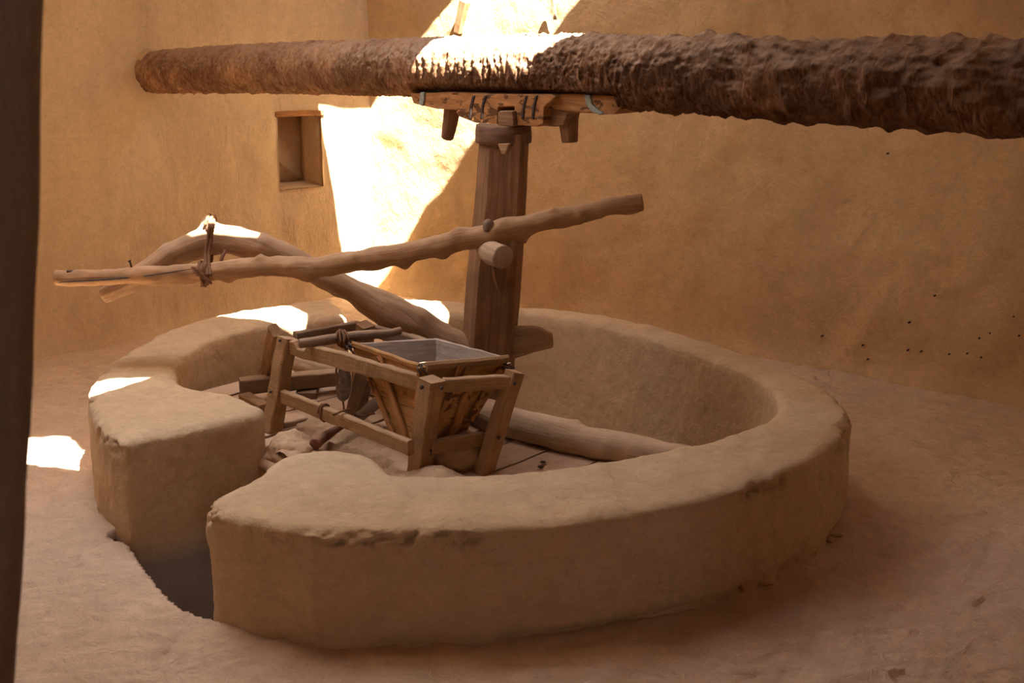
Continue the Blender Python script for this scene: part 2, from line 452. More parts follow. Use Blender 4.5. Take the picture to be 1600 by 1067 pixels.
zv2 = np.unique(np.r_[dense(-.9, -.05, .2), dense(-.05, 2.8, .03), dense(2.8, ROOF_Z, .2)].round(4))
V, Fc, _, _ = wall('wall_right', WR, sv, zv2, M['wall_r'], .026, 11, soften=False)
wr = mesh_obj('wall_right', V, Fc, M['wall_r']); wr['kind'] = 'structure'
# wooden lintel above the niche
pn0, _ = polyline(WL, np.array([sn0-.02])); pn1, _ = polyline(WL, np.array([sn1+.02]))
a = np.array([*pn0[0], 1.69]); b = np.array([*pn1[0], 1.675])
nrm = np.array([.62, -.78, 0])
tr = timber('trim_1', a-nrm*.03, b-nrm*.03, .11, .05, M['block'], jit=.006); tr['kind'] = 'structure'

# the two walls nearer the camera, and the doorway one looks through
def slabwall(name, p0, p1, th, z0, z1, mat, amp=.02, seed=0, st=.12):
    p0 = np.array(p0, float); p1 = np.array(p1, float); L = np.linalg.norm(p1-p0); T = (p1-p0)/L; nn = np.array([T[1], -T[0]])
    prof = [(0, th/2), (0, -th/2), (L, -th/2), (L, th/2)]
    # loop around the footprint
    loop = []
    n1 = max(2, int(L/st)); n2 = max(2, int(th/st))
    for i in range(n1): loop.append((L*i/n1, -th/2))
    for i in range(n2): loop.append((L, -th/2+th*i/n2))
    for i in range(n1): loop.append((L-L*i/n1, th/2))
    for i in range(n2): loop.append((0, th/2-th*i/n2))
    m = len(loop); nz = max(2, int((z1-z0)/st)); V = []
    for k in range(nz+1):
        for (u, v) in loop:
            q = p0+T*u+nn*v; V.append((q[0], q[1], z0+(z1-z0)*k/nz))
    V = np.array(V); D = np.stack([fbm(V+7*i+seed, 2.2, 3, i) for i in range(2)], 1)*amp
    V[:, :2] += D
    Fc = grid_faces(m, nz+1, True); Fc.append(tuple(range(m))[::-1]); Fc.append(tuple(range(nz*m, (nz+1)*m)))
    o = mesh_obj(name, V, Fc, mat); o['kind'] = 'structure'
    bm = bmesh.new(); bm.from_mesh(o.data); bmesh.ops.recalc_face_normals(bm, faces=bm.faces); bm.to_mesh(o.data); bm.free()
    return o
slabwall('wall_front_left', (-6.75, -.75), (-2.2, -6.6), .35, -.1, ROOF_Z, M['wall'], .02, 3, .3)
slabwall('wall_front_right', (7.15, -1.15), (3.2, -6.6), .35, -.1, ROOF_Z, M['wall'], .02, 5, .3)
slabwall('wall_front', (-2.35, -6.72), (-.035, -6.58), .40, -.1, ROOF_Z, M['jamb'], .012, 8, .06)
# the lit side of the doorway leans: shear the end of the jamb wall
jm = bpy.data.objects['wall_front'].data
for v in jm.vertices:
    if v.co.x > -1.2: v.co.x -= max(0, min(1.2, 2.95-v.co.z))*.13*min(1, (v.co.x+1.2)/.8)-.012
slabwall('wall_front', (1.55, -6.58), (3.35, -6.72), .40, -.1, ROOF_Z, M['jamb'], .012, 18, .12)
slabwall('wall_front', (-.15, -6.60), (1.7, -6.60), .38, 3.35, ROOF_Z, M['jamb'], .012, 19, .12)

# unseen passage added round the camera to shade the jamb and limit skylight
slabwall('wall_added_passage_left', (-.75, -11.0), (-.75, -6.75), .3, -.1, ROOF_Z, M['roof'], .012, 20, .3)
slabwall('wall_added_passage_right', (2.0, -11.0), (2.0, -6.75), .3, -.1, ROOF_Z, M['roof'], .012, 21, .3)
slabwall('wall_added_passage_end', (-.9, -11.05), (1.5, -11.05), .3, -.1, ROOF_Z, M['roof'], .012, 27, .3)
# unseen walls added above the roof to keep sun out of the skylight openings
slabwall('wall_sun_block_left', (-4.4, -1.10), (-.73, -1.10), .10, ROOF_Z+.05, ROOF_Z+5.6, M['wall'], .0, 22, .4)
slabwall('wall_sun_block_left', (-.80, -1.04), (-.80, 1.3), .10, ROOF_Z+.05, ROOF_Z+5.6, M['wall'], .0, 23, .4)
slabwall('wall_sun_block_right', (2.6, -1.85), (4.2, -1.85), .25, ROOF_Z+.05, ROOF_Z+3.4, M['wall'], .01, 24, .4)
slabwall('wall_sun_block_right', (4.1, -1.75), (4.1, .2), .25, ROOF_Z+.05, ROOF_Z+3.4, M['wall'], .01, 25, .4)
bxp = [(-1.0, -11.2), (2.3, -11.2), (2.3, -6.7), (-1.0, -6.7)]
for nm, z in (('ceiling_added_passage', ROOF_Z), ('floor_added_passage', -.12)):  # slabs closing the added passage above and below
    po = mesh_obj(nm, [(x, y, zz) for zz in (z, z+.12) for x, y in bxp], [(0, 1, 2, 3), (7, 6, 5, 4), (0, 4, 5, 1), (1, 5, 6, 2), (2, 6, 7, 3), (3, 7, 4, 0)], M['roof'], smooth=False); po['kind'] = 'structure'
# roof of mud on matting, openings projected back from the sun patches, two added for skylight
room = [(-.86, 5.02), (-1.24, 4.72), (-1.62, 4.46), (-2.72, 3.1), (-3.34, 2.55), (-6.72, -.65), (-2.3, -6.75), (3.25, -6.75), (7.15, -1.05), (4.02, 1.44), (3.27, 2.05), (2.58, 2.62), (-.02, 4.44)]
holes = [
 [(-.51, 3.59), (-.03, 3.86), (.28, 3.78), (.49, 3.72), (1.2, 3.50), (1.75, 3.30), (1.9, 2.98), (1.48, 3.02), (.99, 3.07), (.72, 3.11), (.58, 3.02), (.20, 2.93), (.08, 3.08)],
 [(.38, .12), (.55, .30), (.80, .58), (1.04, .56), (1.16, .12), (1.42, -.50), (1.07, -.58), (.92, -.42), (.62, -.12)],
 [(-.55, .08), (-.13, .40), (-.02, .36), (.13, .12), (.17, -.11), (0, -.11), (-.26, -.02)],
 [(-3.7, -1.03), (-.88, -1.03), (-.88, 1.3), (-3.7, 1.3)],  # added opening for skylight on the left, sun blocked
 [(2.9, -1.7), (3.95, -1.7), (3.95, -.9), (2.9, -.9)],  # smaller added skylight opening, right side, sun blocked
 [(-.64, -.755), (-.55, -.735), (-.48, -.715), (-.36, -.725), (-.21, -.755), (-.21, -.80), (-.40, -.80), (-.60, -.80)],
 [(-1.9, -1.27), (-1.37, -1.23), (-1.10, -1.19), (-.88, -1.52), (-.58, -1.46), (-.66, -1.62), (-.80, -1.79), (-1.22, -1.66), (-1.9, -1.70)],
]
def subdiv(poly, st=.12, j=.006, seed=0):
    r_ = random.Random(seed); out = []
    for k in range(len(poly)):
        a = Vector(poly[k]); b = Vector(poly[(k+1) % len(poly)]); n = max(1, int((b-a).length/st))
        for i in range(n):
            p = a.lerp(b, i/n)
            out.append(Vector((p.x+(r_.uniform(-j, j) if i else 0), p.y+(r_.uniform(-j, j) if i else 0))))
    return out
pts = []; faces_in = []
outer = subdiv(room, .6, 0)
faces_in.append(list(range(len(outer)))); pts += outer
for k, hpoly in enumerate(holes):
    hp = subdiv(hpoly, .10, .010, k); st = len(pts); pts += hp; faces_in.append(list(range(st, st+len(hp))))
def in_poly(p, poly):
    c = False; n = len(poly)
    for i in range(n):
        x1, y1 = poly[i]; x2, y2 = poly[(i+1) % n]
        if (y1 > p[1]) != (y2 > p[1]) and p[0] < (x2-x1)*(p[1]-y1)/(y2-y1)+x1: c = not c
    return c
edges_in = []
for f in faces_in: edges_in += [(f[i], f[(i+1) % len(f)]) for i in range(len(f))]
vo, eo, fo, _, _, _ = geometry.delaunay_2d_cdt(pts, edges_in, [], 0, 1e-5)
keep = []
hp_all = [[(p.x, p.y) for p in [pts[i] for i in f]] for f in faces_in]
for f in fo:
    c = sum((vo[i] for i in f), Vector((0, 0)))/len(f)
    if in_poly(c, hp_all[0]) and not any(in_poly(c, h) for h in hp_all[1:]): keep.append(f)
bm = bmesh.new(); bv = [bm.verts.new((v.x, v.y, ROOF_Z)) for v in vo]
for f in keep: bm.faces.new([bv[i] for i in f])
for v in [v for v in bm.verts if not v.link_faces]: bm.verts.remove(v)
r = bmesh.ops.extrude_face_region(bm, geom=bm.faces[:])
for g in r['geom']:
    if isinstance(g, bmesh.types.BMVert): g.co += Vector((SV[0]/SV[2]*.05, SV[1]/SV[2]*.05, .05))
bmesh.ops.recalc_face_normals(bm, faces=bm.faces)
me = bpy.data.meshes.new('ceiling'); bm.to_mesh(me); bm.free(); me.materials.append(M['roof'])
ro = bpy.data.objects.new('ceiling', me); COL.objects.link(ro); ro['kind'] = 'structure'

# ---------------- plan of the ring
OUT = {-118: 2.12, -110: 2.24, -101: 2.24, -93: 2.18, -85: 2.17, -78: 2.19, -70: 2.21, -62: 2.22, -53: 2.25, -41: 2.28, -28: 2.34, -18: 2.37, -10: 2.37, 0: 2.27, 14: 2.13, 31: 2.01, 49: 2.05, 64: 2.09, 77: 2.07, 88: 2.17, 98: 2.28, 103: 2.33}
INN = {-103: 1.42, -97: 1.42, -94: 1.44, -85: 1.46, -73: 1.49, -60: 1.52, -47: 1.61, -34: 1.73, -22: 1.88, -13: 1.97, -4: 1.98, 7: 1.91, 21: 1.76, 41: 1.72, 61: 1.83, 69: 1.86, 80: 1.85, 90: 1.82, 103: 1.80}
def arc(dic, a0, a1, st=2.0):
    k = sorted(dic); A = np.array([[x, 0, 0, dic[x]] for x in k], float)
    xs = np.arange(a0, a1+(.1 if a1 > a0 else -.1), st if a1 > a0 else -st)
    ys = np.interp(xs, k, [dic[q] for q in k])
    ker = np.ones(5)/5; yp = np.pad(ys, 2, 'edge'); ys = np.convolve(yp, ker, 'valid')
    return [(r*math.cos(math.radians(a)), r*math.sin(math.radians(a))) for a, r in zip(xs, ys)]
main_poly = arc(OUT, -101, 103)+arc(INN, 103, -96)+[(-.19, -1.30), (-.25, -1.17), (-.47, -1.06), (-.62, -1.09), (-.73, -1.18), (-.81, -1.47), (-.93, -1.72), (-.95, -1.90), (-.74, -2.05)]
OUT2 = {112: 2.42, 123: 2.43, 134: 2.40, 147: 2.28, 162: 2.13, 173: 2.07, 180: 2.03, 187: 1.98, 194: 1.93, 203: 1.90, 210: 1.88}
INN2 = {112: 1.84, 119: 1.86, 130: 1.92, 141: 1.89, 154: 1.79, 166: 1.67, 177: 1.50}
left_poly = arc(OUT2, 112, 209)+[(-1.56, -1.00), (-1.30, -.80), (-1.00, -.56), (-.93, -.50), (-.93, -.40), (-1.10, -.17), (-1.28, -.04), (-1.43, .02)]+arc(INN2, 176, 112)

def mud_body(name, poly, z0, z1, voxel, seed, ztop=None, smooth=14):
    bm = bmesh.new()
    b = [bm.verts.new((x, y, z0)) for x, y in poly]; t = [bm.verts.new((x*1.0, y*1.0, z1)) for x, y in poly]
    n = len(poly)
    for i in range(n): bm.faces.new((b[i], b[(i+1) % n], t[(i+1) % n], t[i]))
    tri = geometry.tessellate_polygon([[Vector((x, y, 0)) for x, y in poly]])
    for f in tri:
        bm.faces.new([t[i] for i in f]); bm.faces.new([b[i] for i in reversed(f)])
    bmesh.ops.recalc_face_normals(bm, faces=bm.faces)
    me = bpy.data.meshes.new(name+'_src'); bm.to_mesh(me); bm.free()
    o = bpy.data.objects.new(name+'_src', me); COL.objects.link(o)
    md = o.modifiers.new('r', 'REMESH'); md.mode = 'VOXEL'; md.voxel_size = voxel
    dg = bpy.context.evaluated_depsgraph_get(); ev = o.evaluated_get(dg); m2 = bpy.data.meshes.new_from_object(ev)
    bpy.data.objects.remove(o); bpy.data.meshes.remove(me)
    nv = len(m2.vertices); V = np.empty(nv*3, np.float32); m2.vertices.foreach_get('co', V); V = V.reshape(-1, 3).astype(float)
    ne = len(m2.edges); E = np.empty(ne*2, np.int32); m2.edges.foreach_get('vertices', E); E = E.reshape(-1, 2)
    deg = np.bincount(E.ravel(), minlength=nv).astype(float)
    for _ in range(smooth):
        A = np.zeros_like(V)
        for k in range(3):
            A[:, k] = np.bincount(E[:, 0], V[E[:, 1], k], nv)+np.bincount(E[:, 1], V[E[:, 0], k], nv)
        V = V*.3+.7*A/deg[:, None]
    m2.vertices.foreach_set('co', V.astype(np.float32).ravel()); m2.update()
    Nn = np.empty(nv*3, np.float32); m2.vertices.foreach_get('normal', Nn); Nn = Nn.reshape(-1, 3).astype(float)
    return m2, V, Nn
def ring_disp(V, Nn, z1, seed):
    z = V[:, 2]
    d = .012*fbm(V, 2.2, 3, seed)+.006*fbm(V, 10, 3, seed+4)+.0022*fbm(V, 38, 2, seed+6)
    r = np.hypot(V[:, 0], V[:, 1]); radial = (V[:, :2]*Nn[:, :2]).sum(1)/np.maximum(r, .1)
    # chipped outer shoulder
    th = np.arctan2(V[:, 1], V[:, 0])
    edge = np.exp(-((z-(z1-.05))/.035)**2)*sstep(-.1, .4, radial)
    chip = np.clip(fbm(V*[1, 1, 2.0], 20, 3, seed+20, .6)-.0, 0, 1)
    area = sstep(-.35, .15, fbm(V, 1.7, 2, seed+31))
    d -= edge*area*chip*.05
    d += edge*area*.008*fbm(V, 30, 2, seed+22)
    d += .011*np.exp(-((th+1.765)/.011)**2)*(radial > .3)*(z < z1-.03)
    # crack / undercut at the foot of the outer wall
    foot = np.exp(-((z-.015)/.028)**2)*(radial > .3)
    d -= foot*sstep(-.3, .4, fbm(V, 3.5, 3, seed+40))*.05
    # gentle wave in the top
    d += .008*fbm(V, 1.1, 1, seed+50)*(Nn[:, 2] > .5)
    return d
def build_ring(name, poly, z0, z1, seed, label, vox=.0165):
    m2, V, Nn = mud_body(name, poly, z0, z1, vox, seed, smooth=20)
    V = V+Nn*ring_disp(V, Nn, z1, seed)[:, None]
    # wall batters inward a little towards the top
    m2.vertices.foreach_set('co', V.astype(np.float32).ravel())
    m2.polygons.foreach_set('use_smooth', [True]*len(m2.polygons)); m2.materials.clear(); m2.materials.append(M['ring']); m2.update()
    m2.name = name
    o = bpy.data.objects.new(name, m2); COL.objects.link(o)
    return tag(o, label, 'low wall')
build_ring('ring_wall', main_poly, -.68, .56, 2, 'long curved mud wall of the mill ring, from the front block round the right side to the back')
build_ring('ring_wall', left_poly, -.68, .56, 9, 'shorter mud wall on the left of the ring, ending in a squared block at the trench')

# ---------------- floor with the trench and the pit inside the ring
def axisvals(a, lo, hi, b, fine, coarse): return np.unique(np.r_[dense(a, lo, coarse), dense(lo, hi, fine), dense(hi, b, coarse)].round(4))
gx = axisvals(-6.8, -3.6, 4.2, 7.2, .023, .25); gy = axisvals(-6.8, -2.8, 5.0, 5.2, .023, .25)
X, Y = np.meshgrid(gx, gy); Pf = np.stack([X.ravel(), Y.ravel(), np.zeros(X.size)], 1)
zf = .012*fbm(Pf, 1.2, 2, 5)+.009*fbm(Pf, 5, 3, 8)+.008*fbm(Pf*[1, 1.8, 1], 14, 3, 12)
# scuffs: short arcs pressed into the dust
r_ = random.Random(3)
for _ in range(170):
    cx, cy = r_.uniform(-3.2, 3.8), r_.uniform(-2.6, 2.5); a0 = r_.uniform(0, 2*PI); R0 = r_.uniform(.06, .14)
    dx = Pf[:, 0]-cx; dy = Pf[:, 1]-cy; sel = (abs(dx) < .25) & (abs(dy) < .25)
    q = np.hypot(dx[sel], dy[sel]*1.6)-R0; an = np.cos(np.arctan2(dy[sel], dx[sel])-a0)
    zf[sel] += np.where(an > .2, 1, 0)*(.013*np.exp(-((q-.03)/.022)**2)-.012*np.exp(-(q/.024)**2))
def pol_mask(P, poly):
    x, y = P[:, 0], P[:, 1]; c = np.zeros(len(P), bool); n = len(poly)
    for i in range(n):
        x1, y1 = poly[i]; x2, y2 = poly[(i+1) % n]
        if y1 == y2: continue
        cond = (y1 > y) != (y2 > y); c ^= cond & (x < (x2-x1)*(y-y1)/(y2-y1)+x1)
    return c
trench = [(-1.72, -.90), (-1.56, -1.00), (-1.42, -1.28), (-1.30, -1.50), (-1.10, -1.80), (-.93, -1.90), (-.70, -1.95), (-.50, -1.2), (.0, -1.0), (0, 0), (-1.0, 0)]
pit = arc({a: v+.04 for a, v in {**INN, 112: 1.84, 119: 1.86, 130: 1.92, 141: 1.89, 154: 1.79, 166: 1.67, 177: 1.5, 200: 1.3, 230: 1.2, 250: 1.3}.items()}, -100, 250)
dn = pol_mask(Pf, trench) | pol_mask(Pf, pit) | pol_mask(Pf, [(-.95, 1.0), (-1.05, 2.7), (-.25, 2.7), (-.25, 1.0)])*0
sm = dn.reshape(len(gy), len(gx)).astype(float)
for _ in range(2):
    q = np.pad(sm, 1, 'edge'); sm = (q[:-2, 1:-1]+q[2:, 1:-1]+q[1:-1, :-2]+q[1:-1, 2:]+2*q[1:-1, 1:-1]+.5*(q[:-2, :-2]+q[2:, 2:]+q[:-2, 2:]+q[2:, :-2]))/8
zf = zf-.64*sstep(.25, .95, sm.ravel())
rr = room; ins = np.ones(len(Pf), bool)
big = [(-.87, 5.1), (-1.7, 4.6), (-3.5, 2.7), (-6.9, -.6), (-2.3, -6.9), (3.3, -6.9), (7.3, -1.0), (4.1, 1.6), (2.6, 2.75)]
ins = pol_mask(Pf, big)
Pf[:, 2] = zf
nx, ny = len(gx), len(gy); Fc = []
insg = ins.reshape(ny, nx)
for j in range(ny-1):
    for i in range(nx-1):
        if insg[j, i] or insg[j+1, i+1] or insg[j, i+1] or insg[j+1, i]:
            a = j*nx+i; Fc.append((a, a+1, a+nx+1, a+nx))
fl = mesh_obj('floor', Pf, Fc, M['floor']); fl['kind'] = 'structure'

# ---------------- platform of old planks inside the ring, half buried in dust
PZ = .30
pf = thing('plank_platform', (-.4, .1, PZ), 'dusty plank platform inside the mud ring, under the wooden hopper frame', 'platform')
ldir = np.array([1.211-(-1.08), -.712-1.231]); ldir /= np.linalg.norm(ldir)     # along the long log
sdir = np.array([.198, .230]); sdir /= np.linalg.norm(sdir)                     # along the seams
def inner_r(a):
    a = math.degrees(a)
    k = sorted({**INN, 112: 1.84, 119: 1.86, 130: 1.92, 141: 1.89, 154: 1.79, 166: 1.67, 177: 1.5, 190: 1.22, 215: 1.05, 240: 1.0, 255: 1.3}.items())
    if a < -100: a += 360
    return float(np.interp(a, [q[0] for q in k], [q[1] for q in k]))
def plank_poly(u0, u1):
    """strip between two offsets along the log, from the log edge towards the camera, clipped to the ring"""
    o = np.array([1.25, -.62]); P = []
    for u in (u0, u1):
        st = o-ldir*u
        far = 0
        for d in np.arange(0, 2.6, .02):
            q = st-sdir*d
            if np.hypot(*q) > inner_r(math.atan2(q[1], q[0]))+.02: break
            if -1.15 < q[0] < -.35 and q[1] < -.42-.55*(q[0]+.9): break
            far = d
        P.append((st, st-sdir*far))
    return P
edges = [0, .28, .60, .86, 1.12, 1.42, 1.70, 1.98, 2.26, 2.52, 2.80, 3.02]
for k in range(len(edges)-1):
    g = .009 if k % 3 else .016
    (a0, a1), (b0, b1) = plank_poly(edges[k]+g, edges[k+1]-g)
    if min(np.linalg.norm(a0-a1), np.linalg.norm(b0-b1)) < .06: continue
    z = PZ+r_.uniform(-.006, .006); th = .05
    q0 = [(*a0, z), (*a1, z), (*b1, z), (*b0, z)]; q1 = [(x, y, zz-th) for x, y, zz in q0]
    box_between('plank', q0, q1, M['platform'], pf, seed=k, jit=.005, nu=10)
# beams that carry the planks
for d in (.25, 1.0):
    a = np.array([1.05, -.62])-sdir*d*.6; b = a-ldir*2.3
    timber('joist', (*a, PZ-.10), (*b, PZ-.10), .09, .09, M['sawn_dark'], pf, seed=int(d*9))

# the long half-buried log along the platform edge
lg = log('long_log', [(1.62, -.98, .40), (1.30, -.76, .385), (.90, -.50, .385), (.50, -.20, .39), (0, .27, .385), (-.45, .70, .38), (-.98, 1.16, .375)],
    [.075, .082, .088, .092, .085, .078, .070], M['dustwood'], seg=32, rough=.010, rsc=7, seed=4,
    knots=((.30, .9, .02, .03), (.36, -.5, .018, .03), (.22, -.2, .014, .03), (.7, .5, .015, .04)), flat=.98)
tag(lg, 'long dusty log across the ring behind the hopper frame, right end sunk in the rim', 'log')

# ---------------- mud mounds on the near side of the platform
def lump(name, c, r3, mat, seed, label=None, cat=None, parent=None, amp=.18, n=48):
    th = np.linspace(0, PI, n); ph = np.linspace(0, 2*PI, 2*n, endpoint=False)
    T_, P_ = np.meshgrid(th, ph, indexing='ij'); D = np.stack([np.sin(T_)*np.cos(P_), np.sin(T_)*np.sin(P_), np.cos(T_)], -1).reshape(-1, 3)
    d = 1+amp*fbm(D+seed*2.7, 1.7, 4, seed, .5)
    V = D*d[:, None]*np.array(r3)+np.array(c)
    o = mesh_obj(name, V, grid_faces(2*n, n, True), mat, parent, loc=c)
    if label: tag(o, label, cat)
    return o
# sheet of caked mud under the frame
gx2 = np.linspace(-1.02, .42, 110); gy2 = np.linspace(-1.50, .25, 120); X2, Y2 = np.meshgrid(gx2, gy2)
P2 = np.stack([X2.ravel(), Y2.ravel(), 0*X2.ravel()], 1)
dist_edge = np.minimum.reduce([sstep(-.98, -.80, P2[:, 0]), sstep(.40, .12, P2[:, 0]), sstep(-1.5, -1.35, P2[:, 1]), sstep(.22, -.10, P2[:, 1]+.5*(P2[:, 0]+.3))])
hz = PZ-.05+dist_edge*(.085+.05*fbm(P2, 3.2, 3, 41)+.018*fbm(P2, 12, 3, 44))
hz = np.where(P2[:, 0]+P2[:, 1]*.0 < -.72, hz, hz)
P2[:, 2] = hz
# keep it inside the ring and off the trench
ok = np.array([np.hypot(x, y) < inner_r(math.atan2(y, x))+.10 for x, y in P2[:, :2]]) & (((P2[:, 0] > -.40) | (P2[:, 1] > -.62-.9*(P2[:, 0]+.4)-.35)))
okg = ok.reshape(X2.shape); Fm = []
for j in range(len(gy2)-1):
    for i in range(len(gx2)-1):
        if okg[j, i] and okg[j, i+1] and okg[j+1, i] and okg[j+1, i+1]:
            a = j*len(gx2)+i; Fm.append((a, a+1, a+len(gx2)+1, a+len(gx2)))
mo = mesh_obj('mud_crust', P2, Fm, M['mound']); tag(mo, 'uneven crust of caked mud on the platform below the hopper', 'mud')
bmm = bmesh.new(); bmm.from_mesh(mo.data); bmesh.ops.delete(bmm, geom=[v for v in bmm.verts if not v.link_faces], context='VERTS'); bmm.to_mesh(mo.data); bmm.free()
lump('mud_mound', (-.80, -.40, .235), (.17, .20, .155), M['mound'], 3, 'rounded grey-brown mud mound beside the trench, under the left frame leg', 'mound')
lump('millstone_lump', (.12, -.62, .36), (.19, .17, .12), M['mound'], 8, 'dark rounded mud-covered stone under the hopper, between the two right frame legs', 'stone')

# short pole bridging the trench mouth
sp = log('short_pole', [tuple(uz(392, 718, .25)), tuple(uz(425, 733, .25)), tuple(uz(462, 757, .245))], [.034, .036, .036], M['branch'], seg=18, rough=.004, rsc=12, seed=5)
tag(sp, 'short weathered pole laid across the inner end of the trench', 'pole')

# ---------------- the palm trunk beam
B0 = np.array([-2.62, 3.66, 2.095]); Bp = np.array([.41, .60, 2.345]); B2 = np.array([2.68, -1.69, 2.425]); B3 = B2+(B2-Bp)*.98
bpts = [B0, np.array([-1.30, 2.33, 2.225]), Bp, B2, B3]
LB = np.linalg.norm(B3-B0)
tb = thing('palm_trunk_beam', tuple(B0), 'thick palm trunk beam spanning the room above the mill, bark shaggy and ringed', 'beam')
def ridges(base, s, th):
    n, m = base.shape[:2]
    P = base.reshape(-1, 3)
    ss = np.broadcast_to(s[:, None], (n, m)).ravel(); tt = np.broadcast_to(th[None, :], (n, m)).ravel()
    left = 1-sstep(.42, .60, ss/LB)
    Q = np.stack([ss*1.0, np.cos(tt)*.25, np.sin(tt)*.25], 1)
    wob = .05*fbm(Q, 4, 2, 61)
    fine = np.abs(((ss+wob+.03*np.sin(tt*1.0+1))*15) % 1-.5)*2          # leaf-base rings, tight on the left
    coarse = np.abs(((ss+wob*2.2+.05*np.sin(tt+.5))*4.6) % 1-.5)*2
    d = left*(.010*fine+.008*fbm(Q*[2.5, 1, 1], 14, 3, 63))
    d += (1-left)*(.020*coarse**1.6+.024*fbm(Q*[1.0, 1.6, 1.6], 3.6, 3, 65)+.013*fbm(Q*[1, 1.5, 1.5], 10, 2, 66)+.005*np.abs(fbm(Q, 30, 2, 60))-.014)
    d += (.002+.004*left)*fbm(Q*[4, 1.2, 1.2], 32, 2, 69)
    # shaggy middle
    mid = np.exp(-((ss/LB-.47)/.09)**2)
    d += mid*(.022*np.abs(fbm(Q*[3.0, .8, .8], 9, 2, 67))+.005*fbm(Q*[2, 3, 3], 18, 2, 68))
    # bed cut in the underside for the bearing timber
    bed = (np.abs(ss-4.50) < .84) & (np.sin(tt) < -.5)
    d = np.where(bed, d*.3-.036, d)
    return d.reshape(n, m)
trunk = log('trunk', bpts, [.155, .168, .180, .218, .236], M['bark'], tb, seg=180, step=.0075, ridges=ridges)
# raised plaster collar where the trunk enters the wall
cl = log('plaster_collar', [B0+np.array([.02, -.02, .03]), B0+np.array([.17, -.17, .045]), B0+np.array([.27, -.27, .04])], [.215, .185, .140], M['wall'], tb, seg=40, rough=.02, rsc=7, seed=8, step=.02)
cl['label'] = 'plaster collar around the trunk at the left wall'
# splinters of bark standing off the trunk
bdir = (B2-Bp)/np.linalg.norm(B2-Bp)
def on_beam(px, py_, off):
    """point above the beam axis at picture column px"""
    n2 = np.array([-bdir[1], bdir[0]]); r = ray(px, py_); t = ((Bp-CAM)[:2]@n2)/(r[:2]@n2); return CAM+r*t
for (q0, q1, wd, sd) in (((842, 62), (818, 41), .02, 1), ((862, 60), (826, 52), .016, 2), ((880, 64), (905, 52), .014, 3), ((672, 70), (697, 60), .018, 4), ((648, 78), (700, 64), .012, 5), ((812, 76), (852, 60), .02, 6)):
    a = on_beam(*q0, 0); b = on_beam(*q1, 0)
    timber('bark_splinter', a-np.array([0, .06, .0]), b-np.array([0, .05, 0]), wd, .008, M['bark'], tb, taper=.3, jit=.004, seed=sd, bev=.002, step=.02, bend=.01)

# ---------------- bearing timber under the beam, straps, pegs
def bp(px, py_, off=0):       # point in the vertical plane of the beam axis, shifted towards the camera by off
    n2 = np.array([-bdir[1], bdir[0]]); P0 = Bp[:2]-np.array([.70, .72])*0; r = ray(px, py_)
    shift = -n2/np.linalg.norm(n2)*off
    t = ((Bp[:2]+shift-CAM[:2])@n2)/(r[:2]@n2); return CAM+r*t
bt = thing('bearing_block', tuple(bp(800, 180)), 'carved reddish timber block clamped under the trunk beam, above the post', 'bearing block')
def slab_from_outline(name, px, thick, mat, parent, off=.13, seed=0, jit=.004):
    """solid cut from a silhouette lying in a plane parallel to the beam, 'thick' deep"""
    n2 = np.array([-bdir[1], bdir[0], 0]); n2 /= np.linalg.norm(n2)
    f = [bp(x, y, off) for x, y in px]; f = np.array(f); bk = f+n2*thick
    c = f.mean(0)
    nn_ = len(f); V = np.vstack([f, bk])
    fr = [tuple(range(nn_)), tuple(range(nn_, 2*nn_))[::-1]]
    Fc = fr+[(i, i+nn_, (i+1) % nn_+nn_, (i+1) % nn_) for i in range(nn_)]
    T3 = np.array([bdir[0], bdir[1], 0]); T3 /= np.linalg.norm(T3)
    UV = np.stack([V[:, 2]+seed*.3, (V-c)@T3+seed], 1)
    V = V+jit*np.stack([vnoise(V+i*9+seed, 25, i) for i in range(3)], 1)
    o = mesh_obj(name, V, Fc, mat, parent, UV, smooth=False, loc=c)
    bm = bmesh.new(); bm.from_mesh(o.data)
    bmesh.ops.triangulate(bm, faces=[f_ for f_ in bm.faces if len(f_.verts) > 4])
    bmesh.ops.recalc_face_normals(bm, faces=bm.faces); bm.to_mesh(o.data); bm.free()
    bv_ = o.modifiers.new('b', 'BEVEL'); bv_.width = .006; bv_.segments = 2; bv_.limit_method = 'ANGLE'; bv_.angle_limit = math.radians(40)
    return o
slab_from_outline('clamp_timber', [(641, 147), (700, 144), (800, 146), (900, 146), (958, 150), (970, 166), (960, 180), (905, 176), (848, 168), (740, 160), (714, 172), (680, 170), (646, 161)], .24, M['block'], bt, .12, 1)
slab_from_outline('cheek', [(738, 147), (722, 165), (712, 176), (718, 183), (742, 192), (776, 195), (778, 166), (803, 167), (805, 195), (838, 198), (848, 194), (850, 168), (868, 150), (860, 147)], .22, M['block'], bt, .165, 2)
slab_from_outline('cheek', [(846, 150), (900, 152), (902, 176), (885, 180), (880, 195), (866, 198), (846, 197)], .12, M['post'], bt, .10, 3)
for k, (x0, x1) in enumerate(((736, 740), (754, 758), (818, 822), (834, 838))):
    slab_from_outline('groove_batten', [(x0+2, 149), (x0-3, 168), (x0-5, 186), (x1-5, 187), (x1-3, 168), (x1+2, 149)], .02, M['iron'], bt, .172, 4+k, jit=0)
slab_from_outline('pivot_block', [(777, 176), (779, 174), (800, 174), (802, 196), (799, 198), (779, 197)], .12, M['post'], bt, .20, 9, jit=.002)
slab_from_outline('strap', [(656, 144), (663, 144), (662, 158), (660, 166), (653, 163), (655, 155)], .265, M['strap'], bt, .134, 10, jit=0)['label'] = 'pale metal strap'
